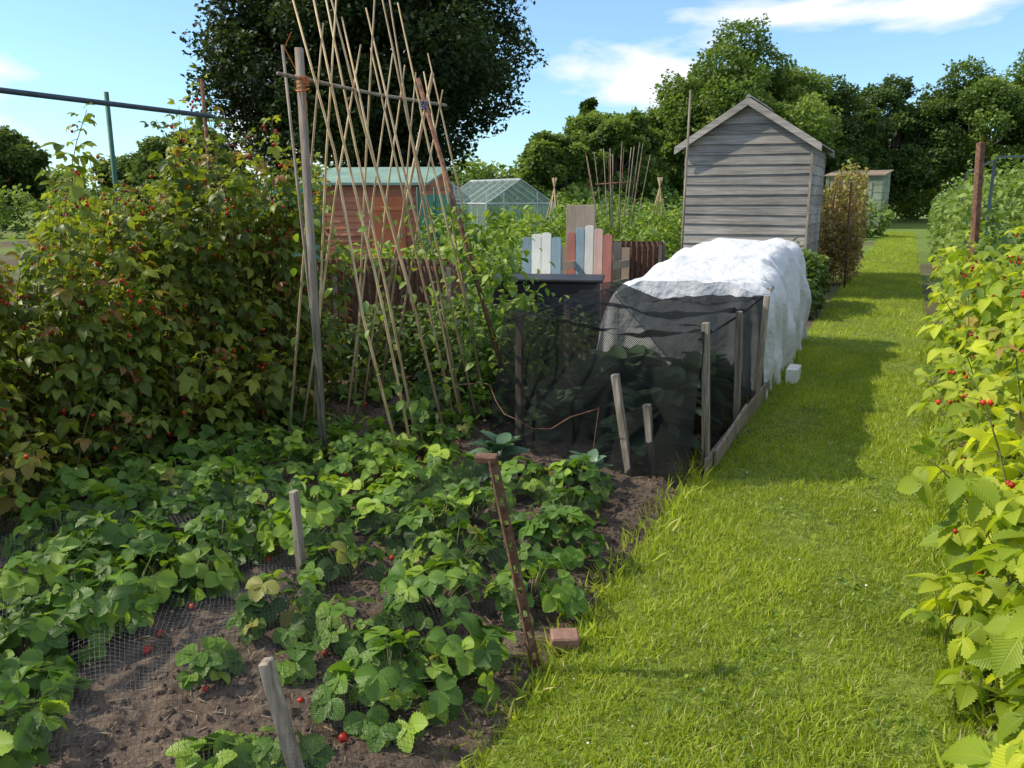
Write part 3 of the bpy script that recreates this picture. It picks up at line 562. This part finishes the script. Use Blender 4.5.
# ---------------- mass foliage
def veg(name,boxes,mat,T=T_leaf,ls=(.05,.12)):
    P=[];r=[]
    for (cx,cy,sx,sy,h,n) in boxes:
        k=n; ph=rng.uniform(0,6)
        X=rng.uniform(-sx/2,sx/2,k); Y=rng.uniform(-sy/2,sy/2,k); top=h*(.72+.28*np.sin(X*3.1+ph)*np.sin(Y*2.3+ph)+.12*np.sin(X*9+Y*7)); Z=top*np.sqrt(rng.random(k))
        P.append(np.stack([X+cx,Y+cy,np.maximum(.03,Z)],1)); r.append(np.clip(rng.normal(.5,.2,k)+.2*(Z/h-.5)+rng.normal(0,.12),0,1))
    P=np.concatenate(P); r=np.concatenate(r); k=len(P)
    return scatter(name,T,P,rot(rng.uniform(0,6.3,k),rng.normal(-.2,.5,k),rng.normal(0,.5,k)),rng.uniform(ls[0],ls[1],k),r,mat)
B=lambda r_,f_,sx,sy,h,n:(*S(r_,f_),sx,sy,h,n)
veg('vegetable_plants',[B(-1.5,10,2.2,1.2,.7,2500),B(1.2,13.5,2.2,1.8,.95,3000),B(-1,13,3,2,1.0,4000),B(2.2,17,3,3,1.5,5000),B(-.2,17.5,3,2.5,1.4,4500),B(4,23,5,4,1.7,6000),B(-6,14,3,3,1.4,5000),B(.5,27,7,4,1.8,5000),B(-3.2,9,1.2,1,1.3,2500)],Lf_veg,ls=(.07,.15))
veg('low_bean_plants',[(-4.3,6.05,2.4,.6,.8,3600),(-3.2,6.7,1.4,1.2,.75,3000),(-2.8,6.0,.7,1.2,.75,1800)],Lf_dk,ls=(.04,.085))
veg('leafy_border_plants',[(-1.35,12.4,.6,1.6,.85,1800),(-1.3,13.5,.5,.9,.9,1200),(-2.2,12.4,1.3,1.2,.8,1500),(-2.6,10.9,1.6,1.2,.7,1500)],Lf_dk,ls=(.06,.13))
veg('tall_bean_rows',[(1.3,13.5,1.6,4,2.0,6000),(2.2,19,2.4,5,2.3,8000),(1.4,25,1.6,8,2.1,7000),(3.5,27,3,8,2.6,7000),(1.1,10.2,.9,2.5,1.5,3500)],Lf_mid,ls=(.06,.14))
veg('brown_beech_hedge',[(-1.25,18.2,.9,2.8,2.25,9000)],Lf_beech,ls=(.05,.1))
mb=MB()
for i in range(40): x,y=random.uniform(-1.6,-.9),random.uniform(16.9,19.5); mb.tube([(x,y,0),(x+random.gauss(0,.1),y,2.0)],[.012,.004],4)
mb.obj('hedge_stems',[M_rstem],D.objects['brown_beech_hedge'])
mb=MB(); mb.tube([(-.93,16.2,0),(-.97,16.3,1.9)],.02,6); mb.obj('rusty_pole',[M_rust],None,True)
mb=MB(); mb.beam((.66,9.16,0),(.55,9.1,2.12),.07,.05); mb.obj('rusty_metal_post',[M_rust],None,False,.004)
e=empty('right_hand_fruit_cage'); mb=MB()
for y in (12,15,18): 
    mb.beam((.9,y,0),(.9,y,2.05),.035,.035)
mb.beam((.9,11.9,2.07),(.9,18.1,2.07),.025,.025); mb.beam((.9,12,2.11),(3.9,12,2.11),.025,.025); mb.obj('poles',[M_pipe],e)
e=empty('stick_wigwam'); mb=MB(); x,y=S(2.13,17)
for i in range(15):
    a=(i-7)*.055; mb.tube([(x+a*.5,y+random.gauss(0,.05),0),(x+a*1.7+random.gauss(0,.05),y+random.gauss(0,.15),random.uniform(2.35,2.75))],[.013,.007],5,i%4==0)
mb.tube([(x-.45,y-.1,1.9),(x+.45,y-.1,1.95)],.012,5,1); mb.obj('sticks',[M_post,M_rust],e,True)
for (r_,f_) in [(-3.5,12),(3.4,19.5),(1.0,20),(6.2,22)]:
    e=empty('cane_wigwam'); mb=MB(); x,y=S(r_,f_)
    for i in range(7): a=i*.9; mb.tube([(x+.5*math.cos(a),y+.5*math.sin(a),0),(x-.06*math.cos(a),y-.06*math.sin(a),2.1)],.01,5)
    mb.obj('canes',[M_cane],e,True)
# ---------------- trees
def tree(name,x,y,H,cr,zc,rz,ncl,per,ls,mat,seed,pointy=0,tr=.35):
    g=np.random.default_rng(seed); rd=random.Random(seed); e=empty(name); mb=MB(); P=[];r=[];Nn=[]
    top=(x+rd.uniform(-.3,.3),y,zc+rz*.5); mb.tube([(x,y,0),(x+.1,y,zc*.4),top],[tr,tr*.75,tr*.2],8)
    for i in range(ncl):
        d=g.normal(size=3); d/=np.linalg.norm(d); q=(.35+.6*g.random()**.6); c=np.array([x+d[0]*cr*q,y+d[1]*cr*q,zc+d[2]*rz*q])
        if pointy: t=max(0,(c[2]-zc+rz)/(2*rz)); f=1-.8*t; c[0]=x+(c[0]-x)*f; c[1]=y+(c[1]-y)*f
        cs=cr*g.uniform(.18,.34)*(1-.4*pointy); z0=zc*rd.uniform(.35,.8); s0=Vector((x,y,z0)); m=s0.lerp(Vector(c),.5)+Vector((0,0,-.04*H)); mb.tube([s0,m,Vector(c)],[tr*.3,tr*.18,tr*.05],5)
        k=int(per*(cs/cr/.28)**2); dd=g.normal(size=(k,3)); dd/=np.linalg.norm(dd,axis=1)[:,None]; rr=cs*g.uniform(.45,1.1,k)**.7*(1+.25*np.sin(dd[:,0]*5+i)*np.sin(dd[:,2]*6))
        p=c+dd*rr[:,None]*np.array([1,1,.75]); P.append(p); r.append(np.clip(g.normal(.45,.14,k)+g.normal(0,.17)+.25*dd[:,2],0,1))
    P=np.concatenate(P); r=np.concatenate(r); ok=P[:,2]>.3; P=P[ok]; r=r[ok]; k=len(P)
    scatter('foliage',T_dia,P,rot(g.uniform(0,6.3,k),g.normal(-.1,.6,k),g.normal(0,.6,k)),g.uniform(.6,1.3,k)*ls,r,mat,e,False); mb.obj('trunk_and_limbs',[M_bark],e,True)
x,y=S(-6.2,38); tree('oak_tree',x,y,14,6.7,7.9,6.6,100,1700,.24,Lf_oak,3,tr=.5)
def tr(name,r_,f_,topz,rad,mat,seed,ls=.26,ncl=50,per=1100,zlo=.6,pointy=0):
    x,y=S(r_,f_); tree(name,x,y,topz,rad,(topz*.98+zlo)/2,(topz-zlo)/2*.88,ncl,per,ls,mat,seed,pointy)
tr('ash_tree',15,56,12.9,5.3,Lf_mid,21,.26,60,1200); tr('lime_tree',20.5,60,11,4.6,Lf_dk,22); tr('round_tree',27.5,62,10.8,3.8,Lf_dk,23); tr('broadleaf_tree',34,62,12,4.8,Lf_mid,24); tr('broadleaf_tree',40,60,13.8,5.4,Lf_mid,25)
tr('broadleaf_tree',6.2,52,7.6,2.9,Lf_mid,26); tr('conifer_tree',5.0,56,9.0,1.6,Lf_dk,27,pointy=1); tr('broadleaf_tree',2.4,50,5.6,2.2,Lf_mid,28); tr('broadleaf_tree',10.5,58,7.8,3.0,Lf_mid,33)
tr('broadleaf_tree',-28,46,5.8,2.6,Lf_dk,29); tr('broadleaf_tree',-20,50,5.2,3.4,Lf_dk,30); tr('broadleaf_tree',-16.5,44,5.2,2.6,Lf_dk,31); tr('conifer_tree',24,58,8,1.6,Lf_dk,35,pointy=1)
P=[];r=[]
for i in range(90):
    rr_=-55+i*1.35+random.uniform(-.6,.6); ff_=random.uniform(66,74); x,y=S(rr_,ff_); h=random.uniform(3.0,5.2); k=750
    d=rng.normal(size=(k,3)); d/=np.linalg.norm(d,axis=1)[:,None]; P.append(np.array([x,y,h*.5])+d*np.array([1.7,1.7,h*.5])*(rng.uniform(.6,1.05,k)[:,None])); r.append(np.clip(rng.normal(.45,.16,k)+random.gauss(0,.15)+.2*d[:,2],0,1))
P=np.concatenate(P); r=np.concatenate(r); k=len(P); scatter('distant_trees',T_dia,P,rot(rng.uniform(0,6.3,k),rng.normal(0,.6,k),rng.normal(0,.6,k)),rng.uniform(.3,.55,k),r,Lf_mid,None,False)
P=[];r=[]
for i in range(60):
    rr_=-22+i*.85; ff_=36+random.uniform(-2,2); x,y=S(rr_,ff_); h=random.uniform(1.4,2.3); k=450
    if abs(x)<1.2: continue
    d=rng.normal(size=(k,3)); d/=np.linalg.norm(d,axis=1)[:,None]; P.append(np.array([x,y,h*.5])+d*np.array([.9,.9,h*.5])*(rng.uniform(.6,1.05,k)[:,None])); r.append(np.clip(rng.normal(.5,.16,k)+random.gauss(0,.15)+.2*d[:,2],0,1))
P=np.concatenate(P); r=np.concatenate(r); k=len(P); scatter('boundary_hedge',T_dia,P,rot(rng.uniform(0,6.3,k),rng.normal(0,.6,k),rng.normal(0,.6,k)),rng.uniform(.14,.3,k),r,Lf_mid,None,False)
print('done')
